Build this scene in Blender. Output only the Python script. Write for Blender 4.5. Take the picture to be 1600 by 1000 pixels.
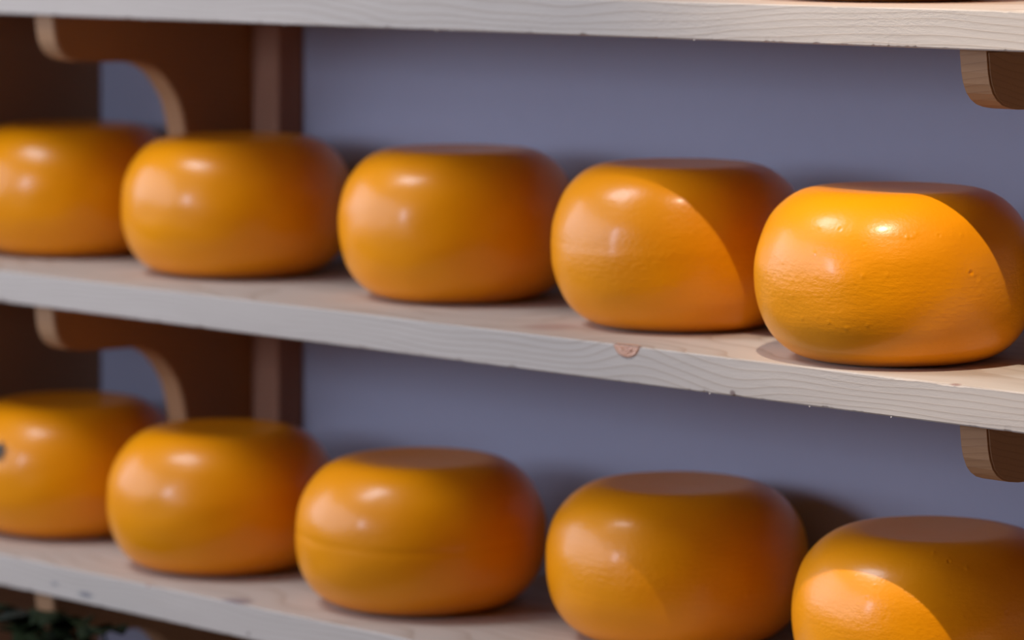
import bpy, bmesh, math, random
from mathutils import Vector, noise

random.seed(7)
R = math.radians
SC = bpy.context.scene
COL = SC.collection
for o in list(bpy.data.objects):
    bpy.data.objects.remove(o)

# ------------------------------------------------------------------ camera
MID = 1.20                                   # height of the middle shelf's top
cam_d = bpy.data.cameras.new('camera')
cam = bpy.data.objects.new('camera', cam_d)
COL.objects.link(cam)
cam.location = (2.3186, -2.3186, MID + 0.390)
cam.rotation_euler = (R(90), 0, R(45))
cam_d.sensor_width = 36
cam_d.lens = 128.66
cam_d.shift_y = -662 / 1600
cam_d.clip_start = 0.05
cam_d.dof.use_dof = True
cam_d.dof.focus_distance = 2.95
cam_d.dof.aperture_fstop = 4.0
SC.camera = cam

# ------------------------------------------------------------------ world, lights, exposure
SC.view_settings.view_transform = 'Standard'
SC.view_settings.look = 'None'
SC.view_settings.gamma = 1
SC.view_settings.use_curve_mapping = False
SC.view_settings.exposure = 0.0
w = bpy.data.worlds.new('world')
SC.world = w
w.use_nodes = True
w.node_tree.nodes['Background'].inputs[0].default_value = (1.0, 0.42, 0.20, 1)
w.node_tree.nodes['Background'].inputs[1].default_value = 0.10


def area(name, loc, target, sx, sy, power, color, spread=180):
    d = bpy.data.lights.new(name, 'AREA')
    d.shape = 'RECTANGLE'
    d.size, d.size_y, d.energy, d.color = sx, sy, power, color
    d.spread = R(spread)
    o = bpy.data.objects.new(name, d)
    COL.objects.link(o)
    o.location = loc
    o.rotation_euler = (Vector(target) - Vector(loc)).to_track_quat('-Z', 'Y').to_euler()
    return o


def polar(c, az, el, d):
    return (c[0] + d * math.cos(R(el)) * math.cos(R(az)), c[1] + d * math.cos(R(el)) * math.sin(R(az)),
            c[2] + d * math.sin(R(el)))


AIM = (-0.25, 0.12, 1.15)
area('window_light', polar(AIM, -99, 12, 3.0), AIM, 0.26, 0.60, 22, (0.61, 0.735, 1.0))
area('wide_window_light', polar(AIM, -146, 14, 3.8), AIM, 5.0, 1.9, 128, (0.61, 0.735, 1.0))
area('skylight', polar(AIM, -119, 56, 2.6), AIM, 0.75, 0.75, 38, (0.80, 0.86, 0.98))
sp = bpy.data.lights.new('ceiling_spotlight', 'SPOT')
sp.energy = 150
sp.color = (1.0, 0.87, 0.74)
sp.spot_size = R(70)
sp.spot_blend = 0.4
sp.shadow_soft_size = 0.010
spo = bpy.data.objects.new('ceiling_spotlight', sp)
COL.objects.link(spo)
spo.location = (0.88, -0.75, MID + 1.77)
spo.rotation_euler = Vector((0.1, 1.0, -1.0)).to_track_quat('-Z', 'Y').to_euler()


# ------------------------------------------------------------------ node helpers
class NT:
    def __init__(s, name):
        s.m = bpy.data.materials.new(name)
        s.m.use_nodes = True
        s.n = s.m.node_tree.nodes
        s.l = s.m.node_tree.links
        s.b = s.n['Principled BSDF']
        s.tc = s.n.new('ShaderNodeTexCoord').outputs['Object']

    def put(s, sock, v):
        if isinstance(v, bpy.types.NodeSocket):
            s.l.new(v, sock)
        elif v is not None:
            sock.default_value = v

    def math(s, op, a, b=None, c=None, clamp=False):
        n = s.n.new('ShaderNodeMath')
        n.operation = op
        n.use_clamp = clamp
        for i, v in enumerate((a, b, c)):
            s.put(n.inputs[i], v)
        return n.outputs[0]

    def mapping(s, scale=(1, 1, 1), loc=(0, 0, 0), rot=(0, 0, 0)):
        n = s.n.new('ShaderNodeMapping')
        s.put(n.inputs[0], s.tc)
        n.inputs['Scale'].default_value = scale
        n.inputs['Location'].default_value = loc
        n.inputs['Rotation'].default_value = rot
        return n.outputs[0]

    def noise(s, vec, scale, detail=2, rough=0.5):
        n = s.n.new('ShaderNodeTexNoise')
        s.put(n.inputs['Vector'], vec)
        n.inputs['Scale'].default_value = scale
        n.inputs['Detail'].default_value = detail
        n.inputs['Roughness'].default_value = rough
        return n.outputs['Fac']

    def sep(s, vec):
        n = s.n.new('ShaderNodeSeparateXYZ')
        s.put(n.inputs[0], vec)
        return n.outputs

    def mix(s, f, a, b, mode='MIX'):
        n = s.n.new('ShaderNodeMix')
        n.data_type = 'RGBA'
        n.blend_type = mode
        s.put(n.inputs[0], f)
        s.put(n.inputs[6], a if isinstance(a, bpy.types.NodeSocket) else (*a, 1))
        s.put(n.inputs[7], b if isinstance(b, bpy.types.NodeSocket) else (*b, 1))
        return n.outputs[2]

    def smooth(s, v, a, b, lo=0.0, hi=1.0):
        n = s.n.new('ShaderNodeMapRange')
        n.interpolation_type = 'SMOOTHSTEP'
        s.put(n.inputs[0], v)
        n.inputs[1].default_value, n.inputs[2].default_value = a, b
        n.inputs[3].default_value, n.inputs[4].default_value = lo, hi
        return n.outputs[0]

    def dist(s, p, scale=(1, 1, 1)):
        n = s.n.new('ShaderNodeVectorMath')
        n.operation = 'SUBTRACT'
        s.put(n.inputs[0], s.tc)
        n.inputs[1].default_value = p
        k = s.n.new('ShaderNodeVectorMath')
        k.operation = 'MULTIPLY'
        s.l.new(n.outputs[0], k.inputs[0])
        k.inputs[1].default_value = scale
        q = s.n.new('ShaderNodeVectorMath')
        q.operation = 'LENGTH'
        s.l.new(k.outputs[0], q.inputs[0])
        return q.outputs['Value']

    def bump(s, h, strength, distance=0.001, prev=None):
        n = s.n.new('ShaderNodeBump')
        s.put(n.inputs['Height'], h)
        n.inputs['Strength'].default_value = strength
        n.inputs['Distance'].default_value = distance
        if prev:
            s.l.new(prev, n.inputs['Normal'])
        return n.outputs[0]

    def done(s, color, rough, normal=None):
        s.put(s.b.inputs['Base Color'], color if isinstance(color, bpy.types.NodeSocket) else (*color, 1))
        s.put(s.b.inputs['Roughness'], rough)
        if normal:
            s.l.new(normal, s.b.inputs['Normal'])
        return s.m


# ------------------------------------------------------------------ materials
def spruce(name, pale, dark, knots=(), marks=(), seed=0.0, fuzz=0.5, period=0.0060):
    t = NT(name)
    x, y, z = t.sep(t.tc)
    # growth rings: nearly level sheets, warped along the board, drawn round each knot
    v1 = t.noise(t.mapping((1, 1.5, 3), (seed, seed * 2, 0)), 2.3, 2)
    v2 = t.noise(t.mapping((1, 4, 4), (seed + 3, 0, 0)), 9.0, 2)
    rho = t.math('ADD', z, t.math('MULTIPLY', y, 0.16))
    rho = t.math('ADD', rho, t.math('MULTIPLY', v1, 0.075))
    rho = t.math('ADD', rho, t.math('MULTIPLY', v2, 0.003))
    for kx, ky, kz, s, a in knots:
        d = t.dist((kx, ky, kz), (0.45, 0.6, 1))
        g = t.math('EXPONENT', t.math('MULTIPLY', t.math('POWER', t.math('DIVIDE', d, s), 2.0), -1.0))
        rho = t.math('ADD', rho, t.math('MULTIPLY', g, a))
    f = t.math('FRACT', t.math('DIVIDE', rho, period))
    late = t.math('POWER', f, 5.0)
    late = t.math('SUBTRACT', late, t.smooth(f, 0.93, 1.0), clamp=True)
    fib = t.noise(t.mapping((1.5, 60, 60), (seed, 0, 0)), 8.0, 4, 0.65)
    tone = t.noise(t.mapping((1, 3, 3), (0, seed, 0)), 3.0, 3)
    c = t.mix(tone, pale, [k * 0.90 for k in pale])
    c = t.mix(t.math('MULTIPLY', late, 0.9), c, dark)
    c = t.mix(t.smooth(fib, 0.42, 0.72, 0.0, 0.16), c, dark)
    for mx, my, mz, sx, sz, col in marks:
        d = t.dist((mx, my, mz), (1 / sx, 1 / sx, 1 / sz))
        c = t.mix(t.smooth(d, 1.25, 0.35, 0, 0.85), c, col)
    fz = t.noise(t.mapping((120, 300, 420)), 1.0, 4, 0.7)
    lump = t.noise(t.mapping((25, 70, 90), (seed, 0, 0)), 1.0, 3, 0.6)
    rough_area = t.smooth(t.noise(t.mapping((5, 5, 22), (seed, 0, 0)), 1.0, 2), 0.40, 0.68)
    h = t.math('MULTIPLY', fz, t.math('ADD', 0.25, rough_area))
    h = t.math('ADD', h, t.math('MULTIPLY', lump, 0.6))
    nrm = t.bump(h, fuzz, 0.0012)
    nrm = t.bump(late, 0.25, 0.0005, nrm)
    return t.done(c, 0.72, nrm)


PALE = (0.565, 0.485, 0.395)
GRAIN = (0.38, 0.29, 0.21)


def wax(name, tint=1.0, seed=0.0, band=(0.45, 0.35), fine=0.5):
    t = NT(name)
    x, y, z = t.sep(t.tc)
    big = t.noise(t.mapping((1, 1, 2), (seed, 0, 0)), 9.0, 2)
    c = t.mix(big, (0.96 * tint, 0.345 * tint, 0.001), (0.94 * tint, 0.30 * tint, 0.001))
    speck = t.noise(t.mapping((1, 1, 1), (0, seed, 0)), 420.0, 2)
    c = t.mix(t.smooth(speck, 0.72, 0.78, 0, 0.35), c, (0.55, 0.19, 0.01))
    # cheesecloth creases run round the flank and fade towards both faces
    crease = t.noise(t.mapping((1, 1, 1.6), (seed, seed, 0)), 170.0, 4, 0.62)
    crease2 = t.noise(t.mapping((1, 1, 7), (0, seed, 2)), 50.0, 3, 0.55)
    g = t.math('EXPONENT', t.math('MULTIPLY', t.math('POWER', t.math('DIVIDE', t.math('SUBTRACT', z, 0.141 * band[0]), 0.141 * band[1]), 2.0), -1.0))
    patch = t.smooth(t.noise(t.mapping((1, 1, 2), (seed * 3, 0, 0)), 14.0, 2), 0.3, 0.7, 0.6, 1.0)
    h = t.math('ADD', t.math('MULTIPLY', crease, 0.55), t.math('MULTIPLY', crease2, 0.3))
    h = t.math('MULTIPLY', h, t.math('MULTIPLY', g, patch))
    peel = t.noise(t.mapping(), 260.0, 3, 0.5)
    h = t.math('ADD', h, t.math('MULTIPLY', peel, 0.16))
    nrm = t.bump(h, fine, 0.0016)
    m = t.done(c, t.smooth(big, 0.3, 0.7, 0.31, 0.37), nrm)
    t.b.inputs['IOR'].default_value = 1.42
    t.b.inputs['Specular IOR Level'].default_value = 0.42
    t.b.inputs['Coat Weight'].default_value = 0.15
    t.b.inputs['Coat Roughness'].default_value = 0.16
    return m


def plain(name, color, rough=0.6, nscale=30, amt=0.12, bump=0.15):
    t = NT(name)
    n = t.noise(t.mapping(), nscale, 4)
    c = t.mix(n, color, [k * (1 - amt * 2) for k in color])
    return t.done(c, rough, t.bump(n, bump, 0.002))


# ------------------------------------------------------------------ object helpers
def link(name, me, mat=None, parent=None, loc=None, smooth=True):
    o = bpy.data.objects.new(name, me)
    COL.objects.link(o)
    if mat:
        me.materials.append(mat)
    if smooth:
        me.polygons.foreach_set('use_smooth', [True] * len(me.polygons))
    if parent:
        o.parent = parent
    if loc:
        o.location = loc
    return o


def tag(o, label=None, cat=None, group=None, kind=None):
    for k, v in (('label', label), ('category', cat), ('group', group), ('kind', kind)):
        if v:
            o[k] = v
    return o


def mesh(name, v, f):
    me = bpy.data.meshes.new(name)
    me.from_pydata(v, [], f)
    me.validate()
    bm = bmesh.new()
    bm.from_mesh(me)
    bmesh.ops.recalc_face_normals(bm, faces=bm.faces)
    bm.to_mesh(me)
    bm.free()
    return me


def box_bm(bm, x0, x1, y0, y1, z0, z1, bev=0.0):
    r = bmesh.ops.create_cube(bm, size=1)
    vs = r['verts']
    for v in vs:
        v.co = ((x0 + x1) / 2 + v.co.x * (x1 - x0), (y0 + y1) / 2 + v.co.y * (y1 - y0), (z0 + z1) / 2 + v.co.z * (z1 - z0))
    if bev:
        es = list({e for v in vs for e in v.link_edges})
        bmesh.ops.bevel(bm, geom=es, offset=bev, segments=2, affect='EDGES', profile=0.5)


def box(name, x0, x1, y0, y1, z0, z1, mat, bev=0.0, parent=None):
    bm = bmesh.new()
    cx, cy = (x0 + x1) / 2, (y0 + y1) / 2
    box_bm(bm, x0 - cx, x1 - cx, y0 - cy, y1 - cy, 0, z1 - z0, bev)
    me = bpy.data.meshes.new(name)
    bm.to_mesh(me)
    bm.free()
    return link(name, me, mat, parent, (cx, cy, z0), smooth=False)


# ------------------------------------------------------------------ the setting
YW = 0.3185                     # plane of the painted wall
XC = -0.985                     # inner face of the wooden end panel
plaster = plain('white_plaster', (0.41, 0.405, 0.49), 0.9, 60, 0.02, 0.08)
dark_wood = spruce('brown_boarding', (0.40, 0.21, 0.10), (0.26, 0.13, 0.06), fuzz=0.25, seed=4)
tag(box('wall_back', -1.8, 2.4, YW, YW + 0.12, 0, 2.7, plaster), 'pale painted wall behind the cheese shelves', kind='structure')
wl = bpy.data.objects.new('wall_left', None)
COL.objects.link(wl)
wl.location = (XC, 0, 0)
tag(wl, 'brown wooden end panel at the left of the shelves', kind='structure')
for i, (y0, y1) in enumerate(((-0.06, 0.127), (0.1285, YW - 0.0005))):
    box('plank', -0.025, 0, y0, y1, 0, 2.5, dark_wood, 0.002, wl)
tag(box('floor', -2.6, 3.2, -3.4, 0.5, -0.05, 0, plain('dark_tile', (0.16, 0.12, 0.10), 0.6, 6, 0.2)), kind='structure')

# ------------------------------------------------------------------ uprights and brackets
PX = (-0.694, 0.511)            # centre lines of the two uprights
PHW = 0.057
post_mat = spruce('post_wood', (0.44, 0.21, 0.12), (0.33, 0.14, 0.07), fuzz=0.2, seed=9)
brk_mat = spruce('bracket_wood', (0.42, 0.215, 0.09), (0.31, 0.15, 0.06), fuzz=0.2, seed=2)
for px, lab in zip(PX, ('flat wooden upright on the wall behind the left brackets', 'flat wooden upright on the wall behind the right brackets, mostly out of frame')):
    p = box('upright_post', px - PHW, px + PHW, 0.2815, YW - 0.0003, 0.0, 2.3, post_mat, 0.003)
    tag(p, lab, 'post', 'wooden uprights')

TOPS = (MID + 0.300, MID, MID - 0.295, MID - 0.60)
TH = 0.0327
prof = [(.2812, 0), (.010, 0), (.0112, .010), (.0122, .018), (.0145, .027), (.0185, .035), (.024, .0405), (.031, .0445), (.040, .047),
        (.052, .0487), (.078, .0498), (.103, .0502), (.117, .0505), (.131, .0525), (.143, .0570), (.153, .0630), (.160, .0695), (.166, .0765),
        (.1745, .0880), (.179, .097), (.1825, .107), (.185, .117), (.187, .127), (.1895, .140), (.194, .152), (.205, .163), (.225, .170), (.2812, .172)]


def bracket_mesh(th):
    bm = bmesh.new()
    a = [bm.verts.new((-th / 2, y, -z)) for y, z in prof]
    f = bm.faces.new(a)
    r = bmesh.ops.extrude_face_region(bm, geom=[f])
    for v in [g for g in r['geom'] if isinstance(g, bmesh.types.BMVert)]:
        v.co.x += th
    bmesh.ops.recalc_face_normals(bm, faces=bm.faces)
    caps = [f for f in bm.faces if len(f.verts) > 6]
    es = {e for f in caps for e in f.edges}
    bmesh.ops.bevel(bm, geom=list(es), offset=0.0016, segments=2, affect='EDGES')
    me = bpy.data.meshes.new('shelf_bracket')
    bm.to_mesh(me)
    bm.free()
    return me


SIDE = ('left', 'right')
ROW = ('top', 'middle', 'bottom', 'lowest')
for s, (px, th) in enumerate(zip(PX, (0.0315, 0.0295))):
    me = bracket_mesh(th)
    for i, zt in enumerate(TOPS):
        o = link('shelf_bracket', me, brk_mat if i == 0 else None, None, (px, 0, zt - TH - 0.0003), smooth=False)
        lab = {(0, 0): 'curved wooden bracket under the top shelf, at upper left above the cheese second from left',
               (0, 1): 'curved wooden bracket under the middle shelf at the left',
               (0, 2): 'curved wooden bracket under the bottom shelf at lower left, behind dark leaves',
               (1, 0): 'rounded bracket end under the top shelf at the right edge',
               (1, 1): 'rounded bracket end under the middle shelf at the right edge'}.get((s, i), 'curved wooden bracket under the %s shelf at the %s, out of frame' % (ROW[i], SIDE[s]))
        tag(o, lab, 'bracket', 'curved shelf brackets')


# ------------------------------------------------------------------ shelf boards
def board_mesh(seed, x0, x1, rag=1.0, sag=0.0):
    notch = [(px - PHW - 0.001, px + PHW + 0.001) for px in PX]
    xs = [x0 + (x1 - x0) * i / 900 for i in range(901)]
    for a, b in notch:
        xs += [a - 1e-4, a + 1e-4, b - 1e-4, b + 1e-4]
    xs.sort()
    V, F = [], []
    n = 0
    for x in xs:
        back = YW - 0.0008
        if any(a < x < b for a, b in notch):
            back = 0.2805
        n1 = noise.noise(Vector((x * 9 + seed, 1.3, 0)))
        n2 = noise.noise(Vector((x * 60 + seed, 7.1, 0)))
        n3 = noise.noise(Vector((x * 260 + seed, 3.7, 0)))
        n4 = noise.noise(Vector((x * 45 + seed, 11.7, 0)))
        chip = max(0.0, n2 + 0.5 * n3 - 0.25) * 0.0022 * rag
        tc = max(0.0, n4 + 0.3 * n3 - 0.28) * 0.0016 * rag
        w0 = 0.0003 * n1
        P = [(back, 0), (back, -TH), (0.05, -TH), (0.0035 + chip, -TH + 0.0001), (0.0010 + chip * 0.6, -TH + 0.0003 + chip * 0.5),
             (0.0 + chip * 0.2, -TH + 0.0015 + chip), (w0, -TH * 0.82), (w0 * 1.5, -TH * 0.6), (w0, -TH * 0.4), (0.0, -TH * 0.2),
             (0.0, -0.0014 - tc), (0.0007 + tc, -0.0003 - tc * 0.3), (0.0028 + tc, 0), (0.04, 0)]
        k = len(P)
        V += [(x, y, z + 0) for y, z in P]
        if n:
            b0, b1 = (n - 1) * k, n * k
            for j in range(k):
                F.append((b0 + j, b0 + (j + 1) % k, b1 + (j + 1) % k, b1 + j))
        n += 1
    F.append(tuple(range(k)))
    F.append(tuple(reversed(range((n - 1) * k, n * k))))
    # fibres torn loose along the lower front edge
    for i in range(7):
        x = x0 + (x1 - x0) * random.random()
        L = random.uniform(0.0006, 0.0017) * rag
        b = len(V)
        V += [(x, 0.0006, -TH + 0.0006), (x + 0.0022, 0.0006, -TH + 0.0006), (x + 0.0012, 0.0026, -TH + 0.0006), (x + 0.0016 - L * random.uniform(0.2, 1.2), 0.0002, -TH - L)]
        F += [(b, b + 1, b + 3), (b + 1, b + 2, b + 3), (b + 2, b, b + 3)]
    return mesh('shelf_board', V, F)


DK = (0.16, 0.10, 0.08)
boards = []
spec = [
    (3.1, dict(knots=((0.95, 0, -.03, .04, .006),), seed=6.2, fuzz=0.45), 'top wooden shelf board, running across the upper edge of the picture', [PALE, GRAIN]),
    (8.4, dict(knots=((0.141, 0.0, 0.0, .024, -.012), (0.27, 0.0, -.030, .020, .007)),
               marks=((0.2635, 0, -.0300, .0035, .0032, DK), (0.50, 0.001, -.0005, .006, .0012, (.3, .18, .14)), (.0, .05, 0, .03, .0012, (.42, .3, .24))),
               seed=1.7, fuzz=0.3), 'middle wooden shelf board with a round knot on its front edge', [PALE, GRAIN]),
    (5.7, dict(knots=((-0.9, 0, -.01, .03, .008),),
               marks=((-0.612, 0, -.0235, .014, .0030, (.10, .10, .12)), (-0.662, 0, -.019, .008, .0020, (.22, .2, .2)), (-.512, 0, -.0008, .0025, .002, (.35, .13, .08)),
                      (-.385, .004, 0, .02, .0012, (.25, .2, .2)), (-.36, 0, -.027, .003, .002, DK)),
               seed=3.3, fuzz=0.3), 'bottom wooden shelf board with dark dents in its front edge at the left', [PALE, GRAIN]),
    (2.2, dict(seed=8.8, fuzz=0.5), 'lowest wooden shelf board carrying the potted plant, below the frame', [PALE, GRAIN]),
]
for (sd, kw, lab, cols), zt in zip(spec, TOPS):
    m = spruce('spruce_' + str(len(boards)), cols[0], cols[1], **kw)
    b = link('shelf_board', board_mesh(sd, XC + 0.0006, 1.10), m, None, (0, 0, zt), smooth=False)
    tag(b, lab, 'shelf', 'wooden shelf boards')
    boards.append(b)

# the knot on the middle board: a half round of hard resinous wood with lifted flakes
KX, KR = 0.141, 0.0165
V, F = [(KX, -0.0006, -0.0002)], []
rings = (0.25, 0.5, 0.75, 0.92, 1.0)
for ri, rr in enumerate(rings):
    for j in range(25):
        a = math.pi + math.pi * j / 24
        yy = -0.0006 + 0.0004 * math.sin(rr * 14 + j * 0.35) if rr < 0.95 else 0.0004
        V.append((KX + rr * KR * math.cos(a), yy, -0.0002 + rr * KR * 0.68 * math.sin(a)))
for j in range(24):
    F.append((0, 1 + j, 2 + j))
    for ri in range(len(rings) - 1):
        a, b = 1 + ri * 25 + j, 1 + (ri + 1) * 25 + j
        F.append((a, b, b + 1, a + 1))
b0 = len(V)
for j in range(25):                                  # its trace on the top face
    a = math.pi * j / 24
    V.append((KX + KR * math.cos(a), 0.0006 + KR * 0.30 * math.sin(a), 0.0003))
F.append(tuple(range(b0, b0 + 25)))
for fx, fz, fl, fa in ((.003, -.003, .006, .7), (.0055, -.0045, .005, .5), (-.005, -.003, .006, 2.6), (.001, -.0065, .005, .2), (-.002, -.008, .006, .1)):
    b = len(V)
    ca, sa = math.cos(fa) * fl / 2, math.sin(fa) * fl / 2
    V += [(KX + fx - ca, -.0008, fz - sa), (KX + fx + sa * .35, -.0019, fz - ca * .35), (KX + fx + ca, -.0010, fz + sa), (KX + fx - sa * .35, -.0024, fz + ca * .35)]
    F.append((b, b + 1, b + 2, b + 3))
t = NT('knot_wood')
d = t.dist((KX, 0, 0), (1, 1, 1.45))
rg = t.math('SINE', t.math('ADD', t.math('MULTIPLY', d, 2600), t.math('MULTIPLY', t.noise(t.mapping(), 260, 3), 7)))
kc = t.mix(t.smooth(rg, -.2, 1, 0, .8), (0.85, 0.50, 0.33), (0.55, 0.20, 0.06))
kc = t.mix(t.smooth(d, KR * .82, KR * .98), kc, (0.40, 0.24, 0.16))
knot = link('knot', mesh('knot', V, F), t.done(kc, .5, t.bump(rg, .4, .001)), boards[1])
knot['label'] = 'pinkish orange round knot on the front edge'


# ------------------------------------------------------------------ cheeses
def radius_profile(Rm, H, n_flat, n_side, e_top=2.1, e_bot=2.25, flat=0.52):
    """(r, z) from the centre of the underside, round the flank, to the centre of the top"""
    P = []
    r0 = flat * Rm
    a = Rm - r0
    for i in range(n_flat):
        P.append((r0 * i / n_flat, 0.0))
    for i in range(n_side + 1):
        th = -math.pi / 2 + math.pi * i / n_side
        e = e_bot if th < 0 else e_top
        c, s = abs(math.cos(th)) ** (2 / e), abs(math.sin(th)) ** (2 / e)
        P.append((r0 + a * c, H / 2 * (1 - s if th < 0 else 1 + s)))
    for i in range(n_flat - 1, -1, -1):
        P.append((r0 * i / n_flat, H - 0.0012 * (1 - (i / n_flat) ** 2)))
    return P


def cheese_mesh(Rm, H, seg, ns, seed, feats=(), seam=0.0, seam_z=0.5, e_top=2.1, e_bot=2.25, flat=.52):
    P = radius_profile(Rm, H, 8, ns, e_top, e_bot, flat)
    V, F = [], []
    N = len(P)
    for i, (r, z) in enumerate(P):
        # surface normal in the profile plane, for small dents and blisters
        p0, p1 = P[max(0, i - 1)], P[min(N - 1, i + 1)]
        nr, nz = (p1[1] - p0[1]), -(p1[0] - p0[0])
        L = math.hypot(nr, nz) or 1
        nr, nz = nr / L, nz / L
        for j in range(seg):
            a = 2 * math.pi * j / seg
            ca, sa = math.cos(a), math.sin(a)
            if r < 1e-6:
                if j == 0:
                    V.append((0, 0, z))
                continue
            px, py = r * ca, r * sa
            flank = min(1.0, max(0.0, (r / Rm - 0.5) * 2.5))
            d = flank * (0.0024 * noise.noise(Vector((px * 9 + seed, py * 9, z * 9))) + 0.0007 * noise.noise(Vector((px * 28, py * 28 + seed, z * 45))))
            if seam:
                zz = (z / H - seam_z - 0.012 * math.sin(a * 3 + seed)) / 0.018
                d += seam * math.exp(-zz * zz) * flank * (0.6 + 0.6 * noise.noise(Vector((px * 20, py * 20, seed))))
            for az, fz, sg, dep in feats:
                da = math.atan2(math.sin(a - R(az)), math.cos(a - R(az))) * r
                dz = z - fz
                if abs(da) < 4 * sg and abs(dz) < 4 * sg:
                    q = (da * da + dz * dz) / (sg * sg)
                    d += dep * math.exp(-q) if dep > 0 else dep * (math.exp(-q) - 0.45 * math.exp(-(math.sqrt(q) - 1.7) ** 2 * 3))
            dd = max(d, -z) if z < 0.004 else d
            V.append((px + nr * dd * ca, py + nr * dd * sa, max(0.0, z + nz * dd)))
    # faces
    idx = []
    k = 0
    for r, z in P:
        if r < 1e-6:
            idx.append((k, True)); k += 1
        else:
            idx.append((k, False)); k += seg
    for i in range(N - 1):
        (a, pa), (b, pb) = idx[i], idx[i + 1]
        for j in range(seg):
            j2 = (j + 1) % seg
            if pa:
                F.append((a, b + j2, b + j))
            elif pb:
                F.append((a + j, a + j2, b))
            else:
                F.append((a + j, a + j2, b + j2, b + j))
    return mesh('cheese_wheel', V, F)


def bumps(az0, az1, z0, z1, n, s0=.0009, s1=.0014, seed=1):
    r = random.Random(seed)
    return [(r.uniform(az0, az1), r.uniform(z0, z1), r.uniform(s0, s1), r.uniform(.0002, .00055) * r.choice((1, 1, 1, -1.2))) for _ in range(n)]


F5 = [(-19, .082, .0016, -.0013), (-16, .0770, .0022, -.0004), (-15, .0755, .0016, .0004), (-63.5, .080, .0013, .0007), (-54, .0815, .0011, .0007),
      (-86, .096, .0012, .0007), (-79, .0405, .0010, .0007), (-71, .0365, .0010, .0007), (-62, .040, .0012, .0006), (-93, .041, .0009, .0006),
      (-21, .113, .0010, .0006)] + bumps(-110, 0, .03, .12, 26, seed=3)
FD5 = [(-78, .058, .0013, .0007), (-70, .054, .0012, .0006), (-87, .072, .001, .0008)] + bumps(-120, 0, .03, .135, 46, .0008, .0013, seed=4)
F4 = [(-15, .055, .0013, .0006), (-55, .047, .0011, .0005), (-72, .085, .0012, .0003)] + bumps(-110, 10, .03, .11, 14, seed=8)
FD4 = [(-16, .058, .0020, .0009)] + bumps(-110, 10, .03, .12, 10, seed=9)
#  X, Y, R, H, shelf, seed, seg, ns, feats, seam, label
cheeses = [
    (-0.8640, 0.180, .1195, .1400, 1, 11, 200, 70, (), 0, 'orange cheese wheel at the left end of the middle shelf'),
    (-0.5673, 0.1645, .1202, .1408, 1, 23, 200, 70, (), 0, 'orange cheese wheel second from the left on the middle shelf'),
    (-0.2404, 0.1659, .1172, .1440, 1, 37, 280, 90, (), 0, 'orange cheese wheel in the centre of the middle shelf, third from left'),
    (0.0684, 0.1478, .1170, .1467, 1, 41, 420, 130, F4, .0003, 'orange cheese wheel on the middle shelf behind the knot, partly shadowed'),
    (0.3580, 0.1002, .1186, .1433, 1, 59, 520, 160, F5, 0, 'brightly lit orange cheese wheel with small pit, right end of middle shelf'),
    (-0.8272, 0.1476, .1197, .1392, 2, 67, 200, 70, (), 0, 'orange cheese wheel with a dark printed mark at the left end of the bottom shelf'),
    (-0.5462, 0.1252, .1172, .1403, 2, 71, 200, 70, (), 0, 'orange cheese wheel second from the left on the bottom shelf'),
    (-0.2544, 0.1293, .1226, .1399, 2, 83, 280, 90, (), -.0010, 'orange cheese wheel with thin crease round its side, third on bottom shelf'),
    (0.0300, 0.1870, .1224, .1414, 2, 97, 420, 130, FD4, 0, 'orange cheese wheel fourth from left on bottom shelf, round shadow beside it'),
    (0.3460, 0.1690, .1235, .1395, 2, 103, 520, 160, FD5, 0, 'orange cheese wheel at lower right corner, sharp curved shadow across it'),
    (0.3087, 0.1560, .1190, .1420, 0, 113, 200, 70, (), 0, 'orange cheese wheel on the top shelf at upper right, only its base showing'),
]
first = {}
for k, (X, Y, Rm, H, sh, sd, seg, ns, feats, seam, lab) in enumerate(cheeses):
    kw = {}
    if sh == 2 and X > 0.3:
        kw = dict(flat=.50)
    me = cheese_mesh(Rm, H, seg, ns, sd, feats, seam, .50, **kw)
    fine = 0.6 if X > 0.3 else (0.7 if X > 0 else 0.3)
    m = wax('orange_wax_%d' % k, (1.0, .98, 1.01)[k % 3], sd * 0.37, (0.46, 0.33) if sh == 1 else (0.5, 0.36), fine)
    o = link('cheese_wheel', me, m, None, (X, Y, TOPS[sh] + 0.0004))
    tag(o, lab, 'cheese', 'cheese wheels on the %s shelf' % ROW[sh])
    first[k] = o

# dark printed mark on the flank of the lower left wheel
host = cheeses[5]
prf = radius_profile(host[2], host[3], 8, 200)


def on_flank(az, z, off):
    best = min(((abs(zz - z), r) for r, zz in prf if r > host[2] * .6))
    r = best[1] + off
    return (r * math.cos(R(az)), r * math.sin(R(az)), z)


V, F = [], []
for p in range(6):
    a = p * math.pi / 3 + 0.3
    ctr = (-77.5, 0.098)
    b = len(V)
    for (u, wd) in ((.001, .0004), (.004, .0022), (.0075, .0026), (.0105, .0006)):
        for s in (-1, 1):
            du = u * math.cos(a) - s * wd * math.sin(a)
            dv = u * math.sin(a) + s * wd * math.cos(a)
            V.append(on_flank(ctr[0] + math.degrees(du / 0.118), ctr[1] + dv, 0.0022))
    for i in range(3):
        F.append((b + 2 * i, b + 2 * i + 1, b + 2 * i + 3, b + 2 * i + 2))
st = link('printed_mark', mesh('printed_mark', V, F), plain('dark_ink', (0.05, 0.055, 0.03), .6), first[5])
st['label'] = 'dark grey-green printed rosette mark'

# ------------------------------------------------------------------ potted plant under the bottom shelf
plant = bpy.data.objects.new('potted_plant', None)
COL.objects.link(plant)
PZ = TOPS[3] + 0.0005
plant.location = (-0.650, 0.075, PZ)
tag(plant, 'dark green leafy potted plant under the bottom shelf at the lower left corner', 'plant')


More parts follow.
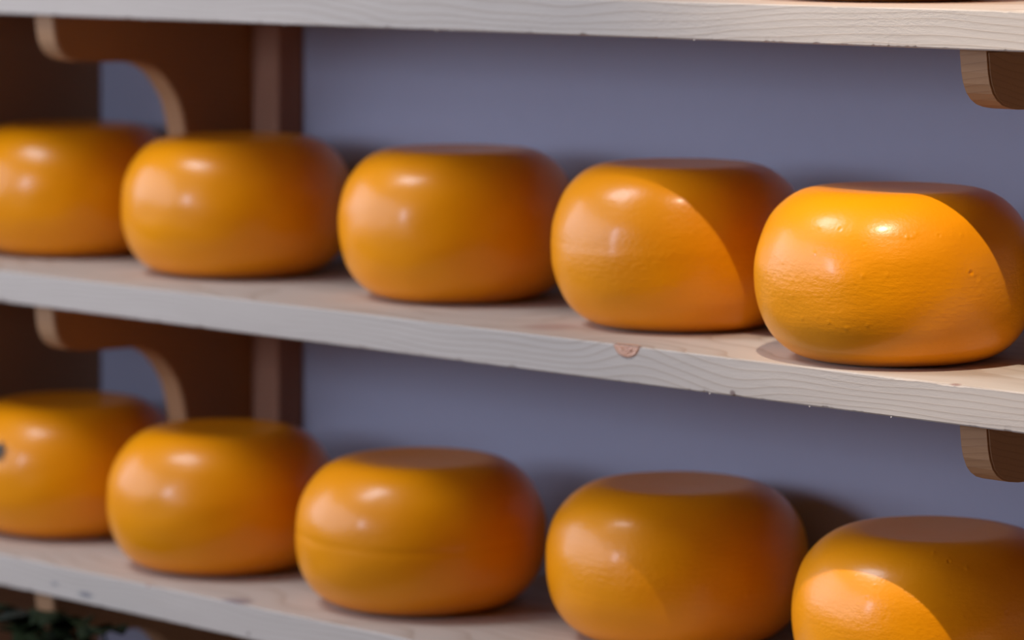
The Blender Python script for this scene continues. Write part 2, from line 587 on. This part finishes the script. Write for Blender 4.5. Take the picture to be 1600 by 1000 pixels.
def lathe(pts, seg=40):
    V, F = [], []
    for r, z in pts:
        for j in range(seg):
            a = 2 * math.pi * j / seg
            V.append((r * math.cos(a), r * math.sin(a), z))
    for i in range(len(pts) - 1):
        for j in range(seg):
            j2 = (j + 1) % seg
            F.append((i * seg + j, i * seg + j2, (i + 1) * seg + j2, (i + 1) * seg + j))
    F.append(tuple(range(seg)))
    F.append(tuple(range((len(pts) - 1) * seg, len(pts) * seg)))
    return V, F


link('pot', mesh('pot', *lathe([(.034, 0), (.044, .07), (.047, .07), (.048, .086), (.043, .086), (.041, .074)])), plain('terracotta', (.42, .17, .08), .8), plant)
link('soil', mesh('soil', *lathe([(.0395, .062), (.040, .075)])), plain('soil', (.05, .03, .02), .95, 200, .3, .6), plant)
leaf_mat = plain('leaf_green', (0.011, 0.018, 0.003), .9, 90, .25)
leaf_mats = [leaf_mat, plain('leaf_grey_green', (0.03, 0.034, 0.025), .9, 90, .2), plain('leaf_brown', (0.20, 0.085, 0.02), .6, 90, .2)]

for lm in leaf_mats:
    lm.node_tree.nodes['Principled BSDF'].inputs['Specular IOR Level'].default_value = 0.12


def leaf(base, tip, width, droop, up, mat):
    base, tip = Vector(base), Vector(tip)
    ax = tip - base
    side = ax.cross(Vector(up)).normalized()
    nrm = side.cross(ax).normalized()
    V, F = [], []
    n = 9
    for i in range(n):
        t = i / (n - 1)
        wv = width * math.sin(math.pi * min(1, t * 0.93 + 0.05)) ** 0.8
        c = base + ax * t + nrm * (math.sin(t * math.pi) * droop)
        V += [tuple(c - side * wv + nrm * wv * .3), tuple(c), tuple(c + side * wv + nrm * wv * .3)]
        if i:
            b = (i - 1) * 3
            F += [(b, b + 1, b + 4, b + 3), (b + 1, b + 2, b + 5, b + 4)]
    o = link('leaf', mesh('leaf', V, F), mat, plant)
    so = o.modifiers.new('thick', 'SOLIDIFY')
    so.thickness = 0.0006
    return o


def stem(pts, r0, r1):
    V, F = [], []
    for i, p in enumerate(pts):
        r = r0 + (r1 - r0) * i / (len(pts) - 1)
        for j in range(6):
            a = math.pi * j / 3
            V.append((p[0] + r * math.cos(a), p[1] + r * math.sin(a), p[2]))
    for i in range(len(pts) - 1):
        for j in range(6):
            F.append((i * 6 + j, i * 6 + (j + 1) % 6, (i + 1) * 6 + (j + 1) % 6, (i + 1) * 6 + j))
    link('stem', mesh('stem', V, F), leaf_mats[0], plant)


rp = random.Random(5)
#  stems lean out over the shelf front, clear of the bracket
tips = [(-.070, -.105, .245), (-.03, -.105, .258), (.02, -.100, .262), (.06, -.100, .262), (.005, -.105, .255), (.045, -.100, .258), (.080, -.085, .250), (-.015, -.120, .250), (.030, -.115, .240), (.060, -.110, .225), (.09, -.10, .235), (.10, -.10, .255), (.125, -.095, .24)]
for i, tp in enumerate(tips):
    pts = [(tp[0] * .25 * (q / 5) + tp[0] * .75 * (q / 5) ** 2, tp[1] * .3 * (q / 5) + tp[1] * .7 * (q / 5) ** 2, .07 + (tp[2] - .07) * (q / 5) ** .85) for q in range(6)]
    stem(pts, .0022, .001)
    for q in range(2, 6):
        for s in (-1, 1):
            p = Vector(pts[q])
            dirv = Vector((tp[0] + s * rp.uniform(.02, .07), tp[1] + rp.uniform(-.05, .04), 0))
            dirv.normalize()
            L = rp.uniform(.035, .055)
            tip = p + dirv * L + Vector((0, 0, rp.uniform(-.02, .02)))
            tip.z = min(tip.z, .263)
            if tip.y > -.072 and tip.z > .10:
                tip.y = -.078 - rp.random() * .01
            leaf(p, tip, rp.uniform(.014, .021), .004, (0, 0, 1), leaf_mats[0 if rp.random() < .88 else 1])
leaf((-.035, -.11, .215), (-.085, -.125, .205), .013, .003, (0, 0, 1), leaf_mats[2])
